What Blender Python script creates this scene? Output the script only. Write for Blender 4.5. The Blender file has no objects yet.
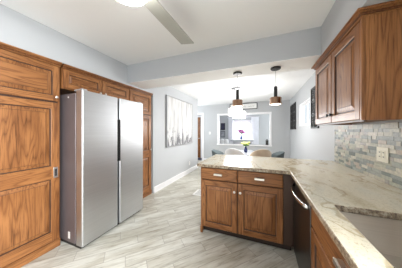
import bpy, bmesh, math, random
from mathutils import Vector, Matrix
random.seed(7)
PI = math.pi
S = bpy.context.scene
C = S.collection

# ------------------------------------------------------------ camera, world, lights, exposure
CAM_H = 1.34
cd = bpy.data.cameras.new('camera')
cam = bpy.data.objects.new('camera', cd)
C.objects.link(cam)
cam.location = (0, 0, CAM_H)
cam.rotation_euler = (PI/2, 0, math.radians(21.36))
cd.sensor_width = 36.0
cd.lens = 156.0/402*36
cd.shift_y = -3.0/402
cd.clip_start = 0.02
S.camera = cam

W = bpy.data.worlds.new('world'); S.world = W; W.use_nodes = True
W.node_tree.nodes['Background'].inputs[0].default_value = (0.86, 0.93, 1.0, 1)
W.node_tree.nodes['Background'].inputs[1].default_value = 3.0

def area(name, loc, rot, sx, sy, power, col=(1, 1, 1), spread=180):
    l = bpy.data.lights.new(name, 'AREA'); l.shape = 'RECTANGLE'; l.size = sx; l.size_y = sy
    l.energy = power; l.color = col; l.spread = math.radians(spread)
    o = bpy.data.objects.new(name, l); o.location = loc; o.rotation_euler = rot
    C.objects.link(o); return o
R90 = PI/2
# daylight at the dining and living windows; the others are unseen, added to brighten
area('daylight_unseen_right', (0.93, -0.50, 1.55), (0, R90-0.5, 0), 0.95, 1.5, 92, (0.96, 0.985, 1.0), 118)  # unseen window, set back and tilted to brighten the pantry
area('daylight_dining', (0.93, 4.47, 1.77), (0, R90, 0), 0.55, 0.95, 13, (0.98, 0.99, 1.0), 105)
area('daylight_living', (-1.17, 10.1, 1.4), (-R90, 0, 0), 1.0, 1.0, 40, (0.93, 0.97, 1.0))
area('living_fill', (2.9, 7.6, 1.5), (0, R90, 0), 1.6, 1.6, 80, (0.93, 0.97, 1.0))  # added fill in front of a solid wall, brightens the living room
area('hall_fill', (-3.55, 5.8, 1.6), (0, -R90, 0), 1.2, 1.0, 24, (0.95, 0.98, 1.0))  # no window here; lamp added to lift the hall and dining side

S.view_settings.view_transform = 'Standard'
S.view_settings.look = 'None'
S.view_settings.gamma = 1
S.view_settings.use_curve_mapping = False
S.view_settings.exposure = 0.46
S.cycles.use_denoising = True
S.cycles.max_bounces = 10
S.cycles.diffuse_bounces = 6
S.cycles.caustics_reflective = False
S.cycles.caustics_refractive = False

# ------------------------------------------------------------ node helpers / materials
def new_mat(name):
    m = bpy.data.materials.new(name); m.use_nodes = True
    nt = m.node_tree; b = nt.nodes['Principled BSDF']
    return m, nt, b
def nd(nt, t, **kw):
    n = nt.nodes.new(t)
    for k, v in kw.items():
        if k.startswith('_'):
            setattr(n, k[1:], v)
        else:
            n.inputs[k.replace('__', ' ')].default_value = v
    return n
def mathn(nt, op, a, b=None, c=None):
    n = nt.nodes.new('ShaderNodeMath'); n.operation = op
    for i, v in enumerate((a, b, c)):
        if v is None: continue
        if isinstance(v, (int, float)): n.inputs[i].default_value = v
        else: nt.links.new(v, n.inputs[i])
    return n.outputs[0]
def ramp(nt, fac, stops, interp='LINEAR'):
    r = nt.nodes.new('ShaderNodeValToRGB'); r.color_ramp.interpolation = interp
    e = r.color_ramp.elements
    while len(e) < len(stops): e.new(0.5)
    for i, (p, col) in enumerate(stops):
        e[i].position = p; e[i].color = (*col, 1)
    nt.links.new(fac, r.inputs[0]); return r.outputs[0]
def mixc(nt, fac, a, b, mode='MIX'):
    n = nt.nodes.new('ShaderNodeMix'); n.data_type = 'RGBA'; n.blend_type = mode
    for idx, v in ((0, fac), (6, a), (7, b)):
        if isinstance(v, (int, float)): n.inputs[idx].default_value = v
        elif isinstance(v, tuple): n.inputs[idx].default_value = (*v, 1)
        else: nt.links.new(v, n.inputs[idx])
    return n.outputs[2]
def flat(name, col, rough=0.5, metal=0.0, bump=0.0, bscale=200, var=0.04, coat=0.0):
    m, nt, b = new_mat(name)
    tc = nd(nt, 'ShaderNodeTexCoord')
    n = nd(nt, 'ShaderNodeTexNoise', Scale=bscale if bump else 6.0, Detail=3.0)
    nt.links.new(tc.outputs['Object'], n.inputs['Vector'])
    c = ramp(nt, n.outputs[0], [(0.3, tuple(x*(1-var) for x in col)), (0.7, tuple(min(1, x*(1+var)) for x in col))])
    nt.links.new(c, b.inputs['Base Color'])
    b.inputs['Roughness'].default_value = rough; b.inputs['Metallic'].default_value = metal
    b.inputs['Coat Weight'].default_value = coat
    if bump:
        bp = nd(nt, 'ShaderNodeBump', Strength=bump, Distance=0.002)
        nt.links.new(n.outputs[0], bp.inputs['Height']); nt.links.new(bp.outputs[0], b.inputs['Normal'])
    return m
def emit(name, col, strength):
    m, nt, b = new_mat(name)
    b.inputs['Base Color'].default_value = (*col, 1)
    b.inputs['Emission Color'].default_value = (*col, 1)
    b.inputs['Emission Strength'].default_value = strength
    return m

def oak(name, axis, tint=(1, 1, 1)):
    """stained oak, cathedral figure; grain runs along object axis."""
    m, nt, b = new_mat(name)
    tc = nd(nt, 'ShaderNodeTexCoord'); oi = nd(nt, 'ShaderNodeObjectInfo')
    off = nt.nodes.new('ShaderNodeVectorMath'); off.operation = 'MULTIPLY_ADD'
    cmb = nt.nodes.new('ShaderNodeCombineXYZ')
    for i in range(3): nt.links.new(oi.outputs['Random'], cmb.inputs[i])
    nt.links.new(cmb.outputs[0], off.inputs[0]); off.inputs[1].default_value = (9, 7, 13)
    nt.links.new(tc.outputs['Object'], off.inputs[2])
    def mapped(sc):
        mp = nt.nodes.new('ShaderNodeMapping')
        s = {'z': (sc[0], sc[0], sc[1]), 'x': (sc[1], sc[0], sc[0]), 'y': (sc[0], sc[1], sc[0])}[axis]
        mp.inputs['Scale'].default_value = s
        nt.links.new(off.outputs[0], mp.inputs['Vector']); return mp.outputs[0]
    # cathedral: iso-lines of a stretched noise
    n1 = nd(nt, 'ShaderNodeTexNoise', Scale=1.0, Detail=1.0, Roughness=0.4); nt.links.new(mapped((10.0, 1.1)), n1.inputs['Vector'])
    RG = n1.outputs[0]
    n2 = nd(nt, 'ShaderNodeTexNoise', Scale=1.0, Detail=4.0, Roughness=0.65); nt.links.new(mapped((150, 5)), n2.inputs['Vector'])
    n3 = nd(nt, 'ShaderNodeTexNoise', Scale=1.0, Detail=2.0); nt.links.new(mapped((7, 1.5)), n3.inputs['Vector'])
    rings = mathn(nt, 'PINGPONG', mathn(nt, 'ADD', mathn(nt, 'MULTIPLY', RG, 22.0), mathn(nt, 'MULTIPLY', n2.outputs[0], 1.1)), 1.0)
    base = ramp(nt, n3.outputs[0], [(0.25, (0.192, 0.072, 0.021)), (0.75, (0.355, 0.155, 0.054))])
    streak = ramp(nt, n2.outputs[0], [(0.32, (0.36, 0.30, 0.25)), (0.50, (1, 1, 1))])
    ringc = ramp(nt, rings, [(0.0, (0.56, 0.47, 0.39)), (0.26, (0.90, 0.87, 0.84)), (0.7, (1.12, 1.12, 1.12))])
    c = mixc(nt, 0.75, base, streak, 'MULTIPLY')
    c = mixc(nt, 0.85, c, ringc, 'MULTIPLY')
    c = mixc(nt, 1.0, c, tint, 'MULTIPLY')
    nt.links.new(c, b.inputs['Base Color'])
    b.inputs['Roughness'].default_value = 0.42; b.inputs['Specular IOR Level'].default_value = 0.35
    b.inputs['Coat Weight'].default_value = 0.1; b.inputs['Coat Roughness'].default_value = 0.18
    bp = nd(nt, 'ShaderNodeBump', Strength=0.15, Distance=0.001)
    nt.links.new(n2.outputs[0], bp.inputs['Height']); nt.links.new(bp.outputs[0], b.inputs['Normal'])
    return m
OAKV, OAKH, OAKD = oak('oak_upright', 'z'), oak('oak_level', 'x'), oak('oak_depth', 'y')
GLAZE = flat('dark_glaze', (0.05, 0.022, 0.012), 0.45)
OAKSET = [OAKV, OAKH, GLAZE, OAKD]
CARC = oak('oak_frame', 'z', (0.55, 0.48, 0.45))

WALL = flat('wall_paint_grey', (0.47, 0.485, 0.50), 0.6, bump=0.03, bscale=300, var=0.012)
CEIL = flat('ceiling_paint', (0.86, 0.865, 0.865), 0.7, bump=0.03, bscale=260, var=0.012)
TRIM = flat('white_trim', (0.82, 0.82, 0.83), 0.4, var=0.01)
WHITE = flat('white_plastic', (0.8, 0.8, 0.78), 0.35, var=0.01)
CREAM = flat('cream_plastic', (0.72, 0.70, 0.58), 0.35, var=0.01)
BLACK = flat('black_metal', (0.012, 0.012, 0.012), 0.5)
DARK = flat('dark_plastic', (0.03, 0.028, 0.028), 0.5)
NICKEL = flat('satin_nickel', (0.72, 0.69, 0.64), 0.28, 1.0)
CHROME = flat('polished_handle', (0.8, 0.8, 0.8), 0.15, 1.0)
TAUPE = flat('fridge_side_taupe', (0.155, 0.13, 0.135), 0.38, 0.3)

def steel(name, col, rough, axis='y', band=0.06):
    m, nt, b = new_mat(name)
    tc = nd(nt, 'ShaderNodeTexCoord'); mp = nt.nodes.new('ShaderNodeMapping')
    mp.inputs['Scale'].default_value = {'y': (300, 2, 300), 'x': (2, 300, 300), 'z': (300, 300, 2)}[axis]
    nt.links.new(tc.outputs['Object'], mp.inputs['Vector'])
    n = nd(nt, 'ShaderNodeTexNoise', Scale=1.0, Detail=3.0); nt.links.new(mp.outputs[0], n.inputs['Vector'])
    c = ramp(nt, n.outputs[0], [(0.3, tuple(x*(1-band) for x in col)), (0.7, tuple(min(1, x*(1+band)) for x in col))])
    nt.links.new(c, b.inputs['Base Color'])
    r = mathn(nt, 'MULTIPLY_ADD', n.outputs[0], 0.12, rough-0.06)
    nt.links.new(r, b.inputs['Roughness'])
    b.inputs['Metallic'].default_value = 1.0
    return m
STEEL = steel('brushed_stainless', (0.60, 0.61, 0.625), 0.40, 'x')
SINKSTEEL = steel('sink_stainless', (0.66, 0.61, 0.55), 0.40, 'x')
BLKSTEEL = steel('black_stainless', (0.10, 0.09, 0.085), 0.32, 'x')

def copper_mat():
    m, nt, b = new_mat('aged_copper')
    tc = nd(nt, 'ShaderNodeTexCoord'); n = nd(nt, 'ShaderNodeTexNoise', Scale=60.0, Detail=2.0)
    mp = nt.nodes.new('ShaderNodeMapping'); mp.inputs['Scale'].default_value = (1, 1, 0.1)
    nt.links.new(tc.outputs['Object'], mp.inputs['Vector']); nt.links.new(mp.outputs[0], n.inputs['Vector'])
    nt.links.new(ramp(nt, n.outputs[0], [(0.3, (0.30, 0.17, 0.11)), (0.7, (0.58, 0.38, 0.27))]), b.inputs['Base Color'])
    b.inputs['Metallic'].default_value = 1; b.inputs['Roughness'].default_value = 0.16
    return m
COPPER = copper_mat()

def granite():
    m, nt, b = new_mat('granite')
    tc = nd(nt, 'ShaderNodeTexCoord')
    n0 = nd(nt, 'ShaderNodeTexNoise', Scale=2.0, Detail=3.0); nt.links.new(tc.outputs['Object'], n0.inputs['Vector'])
    add = nt.nodes.new('ShaderNodeVectorMath'); add.operation = 'MULTIPLY_ADD'
    nt.links.new(n0.outputs['Color'], add.inputs[0]); add.inputs[1].default_value = (0.5, 0.5, 0.5)
    nt.links.new(tc.outputs['Object'], add.inputs[2])
    mp = nt.nodes.new('ShaderNodeMapping'); mp.inputs['Rotation'].default_value = (0, 0, math.radians(28)); mp.inputs['Scale'].default_value = (7, 1.6, 5)
    nt.links.new(add.outputs[0], mp.inputs['Vector'])
    n1 = nd(nt, 'ShaderNodeTexNoise', Scale=1.0, Detail=7.0, Roughness=0.62); nt.links.new(mp.outputs[0], n1.inputs['Vector'])
    n2 = nd(nt, 'ShaderNodeTexNoise', Scale=95.0, Detail=3.0, Roughness=0.7); nt.links.new(tc.outputs['Object'], n2.inputs['Vector'])
    base = ramp(nt, n1.outputs[0], [(0.25, (0.42, 0.35, 0.24)), (0.40, (0.56, 0.50, 0.365)), (0.50, (0.64, 0.585, 0.455)), (0.62, (0.59, 0.56, 0.455)), (0.78, (0.72, 0.68, 0.58))])
    speck = ramp(nt, n2.outputs[0], [(0.36, (0.45, 0.40, 0.33)), (0.47, (1, 1, 1)), (0.66, (1.0, 1.0, 1.0)), (0.74, (1.18, 1.18, 1.16))])
    mp3 = nt.nodes.new('ShaderNodeMapping'); mp3.inputs['Rotation'].default_value = (0, 0, math.radians(33)); mp3.inputs['Scale'].default_value = (3.2, 0.8, 3)
    nt.links.new(add.outputs[0], mp3.inputs['Vector'])
    n3 = nd(nt, 'ShaderNodeTexNoise', Scale=1.0, Detail=4.0); nt.links.new(mp3.outputs[0], n3.inputs['Vector'])
    vein = ramp(nt, n3.outputs[0], [(0.487, (1, 1, 1)), (0.498, (0.48, 0.40, 0.27)), (0.505, (0.48, 0.40, 0.27)), (0.516, (1, 1, 1))])
    c = mixc(nt, 0.45, base, speck, 'MULTIPLY'); c = mixc(nt, 0.6, c, vein, 'MULTIPLY')
    nt.links.new(c, b.inputs['Base Color'])
    b.inputs['Roughness'].default_value = 0.22; b.inputs['Specular IOR Level'].default_value = 0.3; b.inputs['Coat Weight'].default_value = 0.05; b.inputs['Coat Roughness'].default_value = 0.06
    return m
GRANITE = granite()
EDGE = None
def granite_edge():
    m, nt, b = new_mat('granite_rough_edge')
    tc = nd(nt, 'ShaderNodeTexCoord')
    n = nd(nt, 'ShaderNodeTexNoise', Scale=45.0, Detail=5.0, Roughness=0.75); nt.links.new(tc.outputs['Object'], n.inputs['Vector'])
    nt.links.new(ramp(nt, n.outputs[0], [(0.35, (0.07, 0.045, 0.03)), (0.5, (0.32, 0.24, 0.16)), (0.62, (0.55, 0.49, 0.38))]), b.inputs['Base Color'])
    b.inputs['Roughness'].default_value = 0.35
    return m
EDGE = granite_edge()

def plank_floor():
    m, nt, b = new_mat('wood_look_tile')
    tc = nd(nt, 'ShaderNodeTexCoord')
    mp = nt.nodes.new('ShaderNodeMapping'); mp.inputs['Rotation'].default_value = (0, 0, math.radians(-47))
    nt.links.new(tc.outputs['Object'], mp.inputs['Vector'])
    sp = nt.nodes.new('ShaderNodeSeparateXYZ'); nt.links.new(mp.outputs[0], sp.inputs[0])
    LW, RW = 0.62, 0.155
    v = mathn(nt, 'DIVIDE', sp.outputs[1], RW); row = mathn(nt, 'FLOOR', v); fv = mathn(nt, 'FRACT', v)
    wr = nt.nodes.new('ShaderNodeTexWhiteNoise'); wr.noise_dimensions = '1D'; nt.links.new(row, wr.inputs['W'])
    shift = mathn(nt, 'ADD', mathn(nt, 'MULTIPLY', row, 0.36), mathn(nt, 'MULTIPLY', wr.outputs['Value'], 0.14))
    u = mathn(nt, 'ADD', mathn(nt, 'DIVIDE', sp.outputs[0], LW), shift)
    cell = mathn(nt, 'FLOOR', u); fu = mathn(nt, 'FRACT', u)
    du = mathn(nt, 'MULTIPLY', mathn(nt, 'MINIMUM', fu, mathn(nt, 'SUBTRACT', 1.0, fu)), LW)
    dv = mathn(nt, 'MULTIPLY', mathn(nt, 'MINIMUM', fv, mathn(nt, 'SUBTRACT', 1.0, fv)), RW)
    grout = mathn(nt, 'LESS_THAN', mathn(nt, 'MINIMUM', du, dv), 0.0026)
    cid = nt.nodes.new('ShaderNodeCombineXYZ'); nt.links.new(cell, cid.inputs[0]); nt.links.new(row, cid.inputs[1])
    wn = nt.nodes.new('ShaderNodeTexWhiteNoise'); nt.links.new(cid.outputs[0], wn.inputs['Vector'])
    tone = ramp(nt, wn.outputs['Value'], [(0.0, (0.50, 0.49, 0.435)), (0.4, (0.57, 0.565, 0.51)), (1.0, (0.62, 0.62, 0.57))])
    # grain stretched along the plank, shifted per tile
    gv = nt.nodes.new('ShaderNodeVectorMath'); gv.operation = 'MULTIPLY_ADD'
    nt.links.new(wn.outputs['Color'], gv.inputs[0]); gv.inputs[1].default_value = (9, 9, 9); nt.links.new(mp.outputs[0], gv.inputs[2])
    m2 = nt.nodes.new('ShaderNodeMapping'); m2.inputs['Scale'].default_value = (5.0, 42, 1); nt.links.new(gv.outputs[0], m2.inputs['Vector'])
    g = nd(nt, 'ShaderNodeTexNoise', Scale=1.0, Detail=6.0, Roughness=0.65); nt.links.new(m2.outputs[0], g.inputs['Vector'])
    m3 = nt.nodes.new('ShaderNodeMapping'); m3.inputs['Scale'].default_value = (2.5, 10, 1); nt.links.new(gv.outputs[0], m3.inputs['Vector'])
    g2 = nd(nt, 'ShaderNodeTexNoise', Scale=1.0, Detail=3.0); nt.links.new(m3.outputs[0], g2.inputs['Vector'])
    gr = ramp(nt, g.outputs[0], [(0.30, (0.45, 0.41, 0.35)), (0.47, (0.93, 0.92, 0.90)), (0.65, (1.08, 1.08, 1.08))])
    gr2 = ramp(nt, g2.outputs[0], [(0.36, (0.66, 0.62, 0.55)), (0.54, (1, 1, 1))])
    c = mixc(nt, 0.8, tone, gr, 'MULTIPLY'); c = mixc(nt, 0.65, c, gr2, 'MULTIPLY')
    c = mixc(nt, mathn(nt, 'MULTIPLY', grout, 0.6), c, (0.20, 0.185, 0.16))
    nt.links.new(c, b.inputs['Base Color'])
    b.inputs['Roughness'].default_value = 0.42
    bp = nd(nt, 'ShaderNodeBump', Strength=0.3, Distance=0.002); nt.links.new(mathn(nt, 'SUBTRACT', 1.0, grout), bp.inputs['Height'])
    nt.links.new(bp.outputs[0], b.inputs['Normal'])
    return m
FLOOR = plank_floor()

def slate_mat():
    m, nt, b = new_mat('slate_tile')
    at = nt.nodes.new('ShaderNodeAttribute'); at.attribute_name = 'tile'
    tc = nd(nt, 'ShaderNodeTexCoord')
    c0 = ramp(nt, at.outputs['Fac'], [(0.0, (0.12, 0.145, 0.13)), (0.12, (0.21, 0.24, 0.22)), (0.30, (0.38, 0.385, 0.31)), (0.45, (0.28, 0.305, 0.275)),
                                    (0.6, (0.44, 0.42, 0.34)), (0.75, (0.40, 0.335, 0.27)), (0.84, (0.52, 0.50, 0.42)), (0.95, (0.33, 0.31, 0.28))], 'CONSTANT')
    n = nd(nt, 'ShaderNodeTexNoise', Scale=38.0, Detail=6.0, Roughness=0.65); nt.links.new(tc.outputs['Object'], n.inputs['Vector'])
    c = mixc(nt, 0.8, c0, ramp(nt, n.outputs[0], [(0.3, (0.62, 0.62, 0.62)), (0.7, (1.25, 1.22, 1.18))]), 'MULTIPLY')
    nt.links.new(c, b.inputs['Base Color']); b.inputs['Roughness'].default_value = 0.42
    bp = nd(nt, 'ShaderNodeBump', Strength=0.5, Distance=0.003); nt.links.new(n.outputs[0], bp.inputs['Height']); nt.links.new(bp.outputs[0], b.inputs['Normal'])
    return m
SLATE = slate_mat()
GROUT = flat('grout', (0.36, 0.35, 0.32), 0.8)

def painting_mat():
    m, nt, b = new_mat('abstract_canvas')
    tc = nd(nt, 'ShaderNodeTexCoord')
    def nz(sc, det, rough=0.5):
        mp = nt.nodes.new('ShaderNodeMapping'); mp.inputs['Scale'].default_value = sc
        nt.links.new(tc.outputs['Object'], mp.inputs['Vector'])
        n = nd(nt, 'ShaderNodeTexNoise', Scale=1.0, Detail=det, Roughness=rough); nt.links.new(mp.outputs[0], n.inputs['Vector']); return n.outputs[0]
    base = ramp(nt, nz((1, 6.5, 0.7), 3, 0.6), [(0.36, (0.28, 0.28, 0.29)), (0.46, (0.47, 0.47, 0.47)), (0.54, (0.62, 0.62, 0.62)), (0.7, (0.46, 0.45, 0.43))])
    sp = nt.nodes.new('ShaderNodeSeparateXYZ'); nt.links.new(tc.outputs['Object'], sp.inputs[0])
    low = nt.nodes.new('ShaderNodeMapRange'); low.inputs['From Min'].default_value = 0.05; low.inputs['From Max'].default_value = -0.55
    nt.links.new(sp.outputs[2], low.inputs['Value'])
    dk = mathn(nt, 'GREATER_THAN', mathn(nt, 'MULTIPLY', nz((1, 11, 3.2), 4, 0.7), mathn(nt, 'ADD', mathn(nt, 'MULTIPLY', low.outputs[0], 0.36), 0.72)), 0.53)
    c = mixc(nt, mathn(nt, 'MULTIPLY', dk, 0.85), base, (0.09, 0.09, 0.10))
    nt.links.new(c, b.inputs['Base Color']); b.inputs['Roughness'].default_value = 0.6
    return m

def glass_mat():
    m, nt, b = new_mat('window_glass')
    tr = nt.nodes.new('ShaderNodeBsdfTransparent'); gl = nt.nodes.new('ShaderNodeBsdfGlossy'); gl.inputs['Roughness'].default_value = 0.02
    mx = nt.nodes.new('ShaderNodeMixShader'); mx.inputs[0].default_value = 0.06
    nt.links.new(tr.outputs[0], mx.inputs[1]); nt.links.new(gl.outputs[0], mx.inputs[2])
    nt.links.new(mx.outputs[0], nt.nodes['Material Output'].inputs[0])
    return m
GLASS = glass_mat()

# ------------------------------------------------------------ mesh helpers
class MB:
    def __init__(s): s.bm = bmesh.new()
    def box(s, x0, x1, y0, y1, z0, z1, mi=0):
        v = [s.bm.verts.new(p) for p in ((x0,y0,z0),(x1,y0,z0),(x1,y1,z0),(x0,y1,z0),(x0,y0,z1),(x1,y0,z1),(x1,y1,z1),(x0,y1,z1))]
        for f in ((0,3,2,1),(4,5,6,7),(0,1,5,4),(1,2,6,5),(2,3,7,6),(3,0,4,7)):
            s.bm.faces.new([v[i] for i in f]).material_index = mi
        return s
    def quad(s, pts, mi=0):
        f = s.bm.faces.new([s.bm.verts.new(p) for p in pts]); f.material_index = mi; return s
    def rings(s, rs, close0=True, close1=True, mi=0, mis=None):
        """loft a list of closed rings"""
        R = [[s.bm.verts.new(p) for p in r] for r in rs]
        n = len(rs[0])
        for k in range(len(R)-1):
            for i in range(n):
                f = s.bm.faces.new((R[k][i], R[k][(i+1) % n], R[k+1][(i+1) % n], R[k+1][i]))
                f.material_index = mis[k] if mis else mi
        if close0: s.bm.faces.new(R[0][::-1]).material_index = mi
        if close1: s.bm.faces.new(R[-1]).material_index = mi
        return s
    def lathe(s, prof, o=(0, 0, 0), axis='z', n=24, mi=0, mis=None, c0=True, c1=True):
        rs = []
        for r, h in prof:
            ring = []
            for i in range(n):
                a = 2*PI*i/n; c, q = r*math.cos(a), r*math.sin(a)
                p = {'z': (c, q, h), 'y': (c, h, -q), '-y': (c, -h, q), 'x': (h, c, q)}[axis]
                ring.append((o[0]+p[0], o[1]+p[1], o[2]+p[2]))
            rs.append(ring)
        return s.rings(rs, c0, c1, mi, mis)
    def tube(s, pts, r, n=8, mi=0, rr=None):
        pts = [Vector(p) for p in pts]; rs = []
        for i, p in enumerate(pts):
            t = (pts[min(i+1, len(pts)-1)] - pts[max(i-1, 0)]).normalized()
            up = Vector((0, 0, 1)) if abs(t.z) < 0.9 else Vector((1, 0, 0))
            a = t.cross(up).normalized(); b = a.cross(t)
            q = rr[i] if rr else r
            rs.append([tuple(p + (a*math.cos(2*PI*k/n) + b*math.sin(2*PI*k/n))*q) for k in range(n)])
        return s.rings(rs, mi=mi)
    def blob(s, c, rx, ry, rz, seg=12, ringn=8, mi=0):
        M = Matrix.Translation(c) @ Matrix.Diagonal((rx, ry, rz, 1))
        r = bmesh.ops.create_uvsphere(s.bm, u_segments=seg, v_segments=ringn, radius=1, matrix=M)
        fs = set()
        for v in r['verts']:
            for f in v.link_faces: fs.add(f)
        for f in fs: f.material_index = mi
        return s
    def build(s, name, mats, parent=None, loc=(0, 0, 0), rotz=0, bevel=0, seg=2, smooth=False, sub=0, angle=35):
        bmesh.ops.recalc_face_normals(s.bm, faces=s.bm.faces)
        me = bpy.data.meshes.new(name); s.bm.to_mesh(me); s.bm.free()
        for m in (mats if isinstance(mats, (list, tuple)) else [mats]): me.materials.append(m)
        o = bpy.data.objects.new(name, me); C.objects.link(o)
        o.location = loc; o.rotation_euler = (0, 0, rotz)
        if parent: o.parent = parent
        if bevel:
            b = o.modifiers.new('bevel', 'BEVEL'); b.width = bevel; b.segments = seg; b.limit_method = 'ANGLE'; b.angle_limit = math.radians(angle)
        if sub:
            q = o.modifiers.new('sub', 'SUBSURF'); q.levels = sub; q.render_levels = sub
        if smooth:
            for p in me.polygons: p.use_smooth = True
            if smooth != 'all' and not sub:
                try: me.set_sharp_from_angle(angle=math.radians(40))
                except Exception: pass
        return o
def tag(o, label, cat, group=None, kind=None):
    o['label'] = label; o['category'] = cat
    if group: o['group'] = group
    if kind: o['kind'] = kind
    return o
def thing(name, loc, rotz, label, cat, group=None):
    o = bpy.data.objects.new(name, None); C.objects.link(o); o.empty_display_size = 0.05
    o.location = loc; o.rotation_euler = (0, 0, rotz)
    return tag(o, label, cat, group)
def struct(name, mb, mats, label=None, cat=None, **kw):
    o = mb.build(name, mats, **kw); o['kind'] = 'structure'
    return o
def tree_copy(o, parent=None):
    c = o.copy(); C.objects.link(c)
    if parent: c.parent = parent
    for ch in list(o.children): tree_copy(ch, c)
    return c
def wall_cells(mb, axis, p0, p1, a0, a1, z0, z1, holes=()):
    """wall slab with rectangular openings; axis = normal ('x' or 'y'); holes (a0,a1,z0,z1)"""
    As = sorted({a0, a1, *[h[0] for h in holes], *[h[1] for h in holes]})
    for i in range(len(As)-1):
        la, lb = As[i], As[i+1]; mid = (la+lb)/2
        hs = sorted([(h[2], h[3]) for h in holes if h[0] < mid < h[1]])
        z = z0; segs = []
        for (h0, h1) in hs:
            if h0 > z: segs.append((z, h0))
            z = h1
        if z < z1: segs.append((z, z1))
        for (s0, s1) in segs:
            if axis == 'x': mb.box(p0, p1, la, lb, s0, s1)
            else: mb.box(la, lb, p0, p1, s0, s1)
    return mb

# ------------------------------------------------------------ the setting
CZ = 2.48
XR, XL = 0.958, -2.18
struct('floor', MB().box(-4.4, 3.2, -1.6, 10.6, -0.06, 0), FLOOR)
struct('ceiling', MB().box(-4.4, 3.2, -1.6, 10.6, CZ, CZ+0.08), CEIL)
struct('wall_right', wall_cells(MB(), 'x', XR, XR+0.14, -1.5, 6.5, 0, CZ, [(-1.28, 0.28, 1.05, 2.05), (3.96, 4.98, 1.47, 2.06)]), WALL)
struct('wall_back', wall_cells(MB(), 'y', -1.6, -1.46, -2.98, XR+0.14, 0, CZ, [(-2.0, -1.0, 1.0, 2.05)]), WALL)
struct('wall_left', MB().box(XL-0.1, XL, 2.745, 5.25, 0, CZ), WALL)
struct('wall_alcove', MB().box(-2.98, -2.86, -1.5, 5.15, 0, CZ).box(-2.86, XL-0.1, 2.745, 2.84, 0, CZ).box(-3.7, XL-0.1, 5.15, 5.25, 0, CZ), WALL)
struct('wall_soffit_left', MB().box(-2.86, XL, -1.46, 2.745, 2.140, CZ), WALL)
struct('wall_soffit_right', MB().box(0.60, XR, -1.46, 2.06, 2.140, CZ), WALL)
struct('wall_beam', MB().box(XL, XR, 2.06, 2.46, 2.173, CZ), WALL)
struct('ceiling_beam_underside', MB().box(XL, XR, 2.06, 2.46, 2.168, 2.173), CEIL)
YF = 6.5
struct('wall_far', wall_cells(MB(), 'y', YF, YF+0.12, -3.7, XR+0.14, 0, CZ, [(-3.30, -2.49, -0.001, 2.06), (-1.74, 0.29, 0.80, 2.02)]), WALL)
struct('wall_hall', MB().box(-3.82, -3.7, 5.15, YF+0.12, 0, CZ), WALL)
struct('wall_far_room', MB().box(-4.4, -2.32, 7.2, 7.3, 0, CZ).box(-4.4, -4.3, YF+.12, 7.2, 0, CZ), WALL)
struct('wall_living_left', MB().box(-2.95, -2.85, 7.3, 10.2, 0, CZ).box(-2.42, -2.32, YF+0.12, 7.2, 0, CZ), WALL)
struct('wall_living_back', wall_cells(MB(), 'y', 10.2, 10.32, -2.95, 3.1, 0, CZ, [(-1.69, -0.64, 0.86, 1.92)]), WALL)
struct('wall_living_right', MB().box(3.0, 3.1, YF, 10.2, 0, CZ).box(XR+.14, 3.0, YF, YF+.12, 0, CZ), WALL)
struct('wall_living_partition', MB().box(-0.13, 0.80, 8.5, 8.64, 0, CZ), WALL)

def base_mb(m, x0, x1, y0, y1, h=0.13):
    return m.box(x0, x1, y0, y1, 0, h)
m = MB(); base_mb(m, XL, XL+0.016, 2.76, 5.25); m.box(XL, XL+0.028, 2.76, 5.25, 0, 0.02); m.box(XL, XL+0.022, 2.76, 5.25, 0.112, 0.122)
struct('baseboard_left', m, TRIM, bevel=0.003)
m = MB(); base_mb(m, -2.40, XR, YF-0.016, YF); m.box(-2.40, XR, YF-0.026, YF, 0, 0.02)
struct('baseboard_far', m, TRIM, bevel=0.003)
m = MB(); base_mb(m, XR-0.016, XR, 2.83, YF-0.03)
struct('baseboard_right', m, TRIM, bevel=0.003)

# casings
def casing(mb, x0, x1, z0, z1, y, w=0.07, t=0.02, sill=True):
    mb.box(x0-w, x0, y-t, y, z0, z1+w).box(x1, x1+w, y-t, y, z0, z1+w).box(x0, x1, y-t, y, z1, z1+w)
    if sill: mb.box(x0-w-0.01, x1+w+0.01, y-0.05, y+0.12, z0-0.05, z0)
    return mb
mb = casing(MB(), -1.74, 0.29, 0.80, 2.02, YF, 0.05)
mb.box(-1.742, -1.72, YF, YF+.12, .80, 2.02).box(.27, .292, YF, YF+.12, .80, 2.02).box(-1.72, .27, YF, YF+.12, 2.0, 2.022)
struct('trim_1', mb, TRIM, bevel=0.004)
mb = casing(MB(), -3.30, -2.49, 0, 2.06, YF, 0.085, sill=False)
mb.box(-2.505, -2.488, YF, YF+.12, 0, 2.06)
struct('trim_2', mb, TRIM, bevel=0.004)

# living room window
w = thing('window_1', (0, 0, 0), 0, 'white framed living room window seen through the opening', 'window'); w['kind'] = 'structure'
m = casing(MB(), -1.69, -0.64, 0.86, 1.92, 10.2, 0.1, 0.03)
m.build('window_casing', TRIM, w, bevel=0.004)
m = MB()
for a, b_ in ((-1.69, -1.62), (-0.71, -0.64)): m.box(a, b_, 10.22, 10.28, 0.86, 1.92)
m.box(-1.62, -0.71, 10.22, 10.28, 1.86, 1.92).box(-1.62, -0.71, 10.22, 10.28, 0.86, 0.93)
m.box(-1.62, -0.71, 10.23, 10.27, 1.37, 1.41)
m.build('window_frame', TRIM, w, bevel=0.004)
MB().box(-1.62, -0.71, 10.248, 10.254, 0.93, 1.86).build('pane', GLASS, w)
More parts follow.
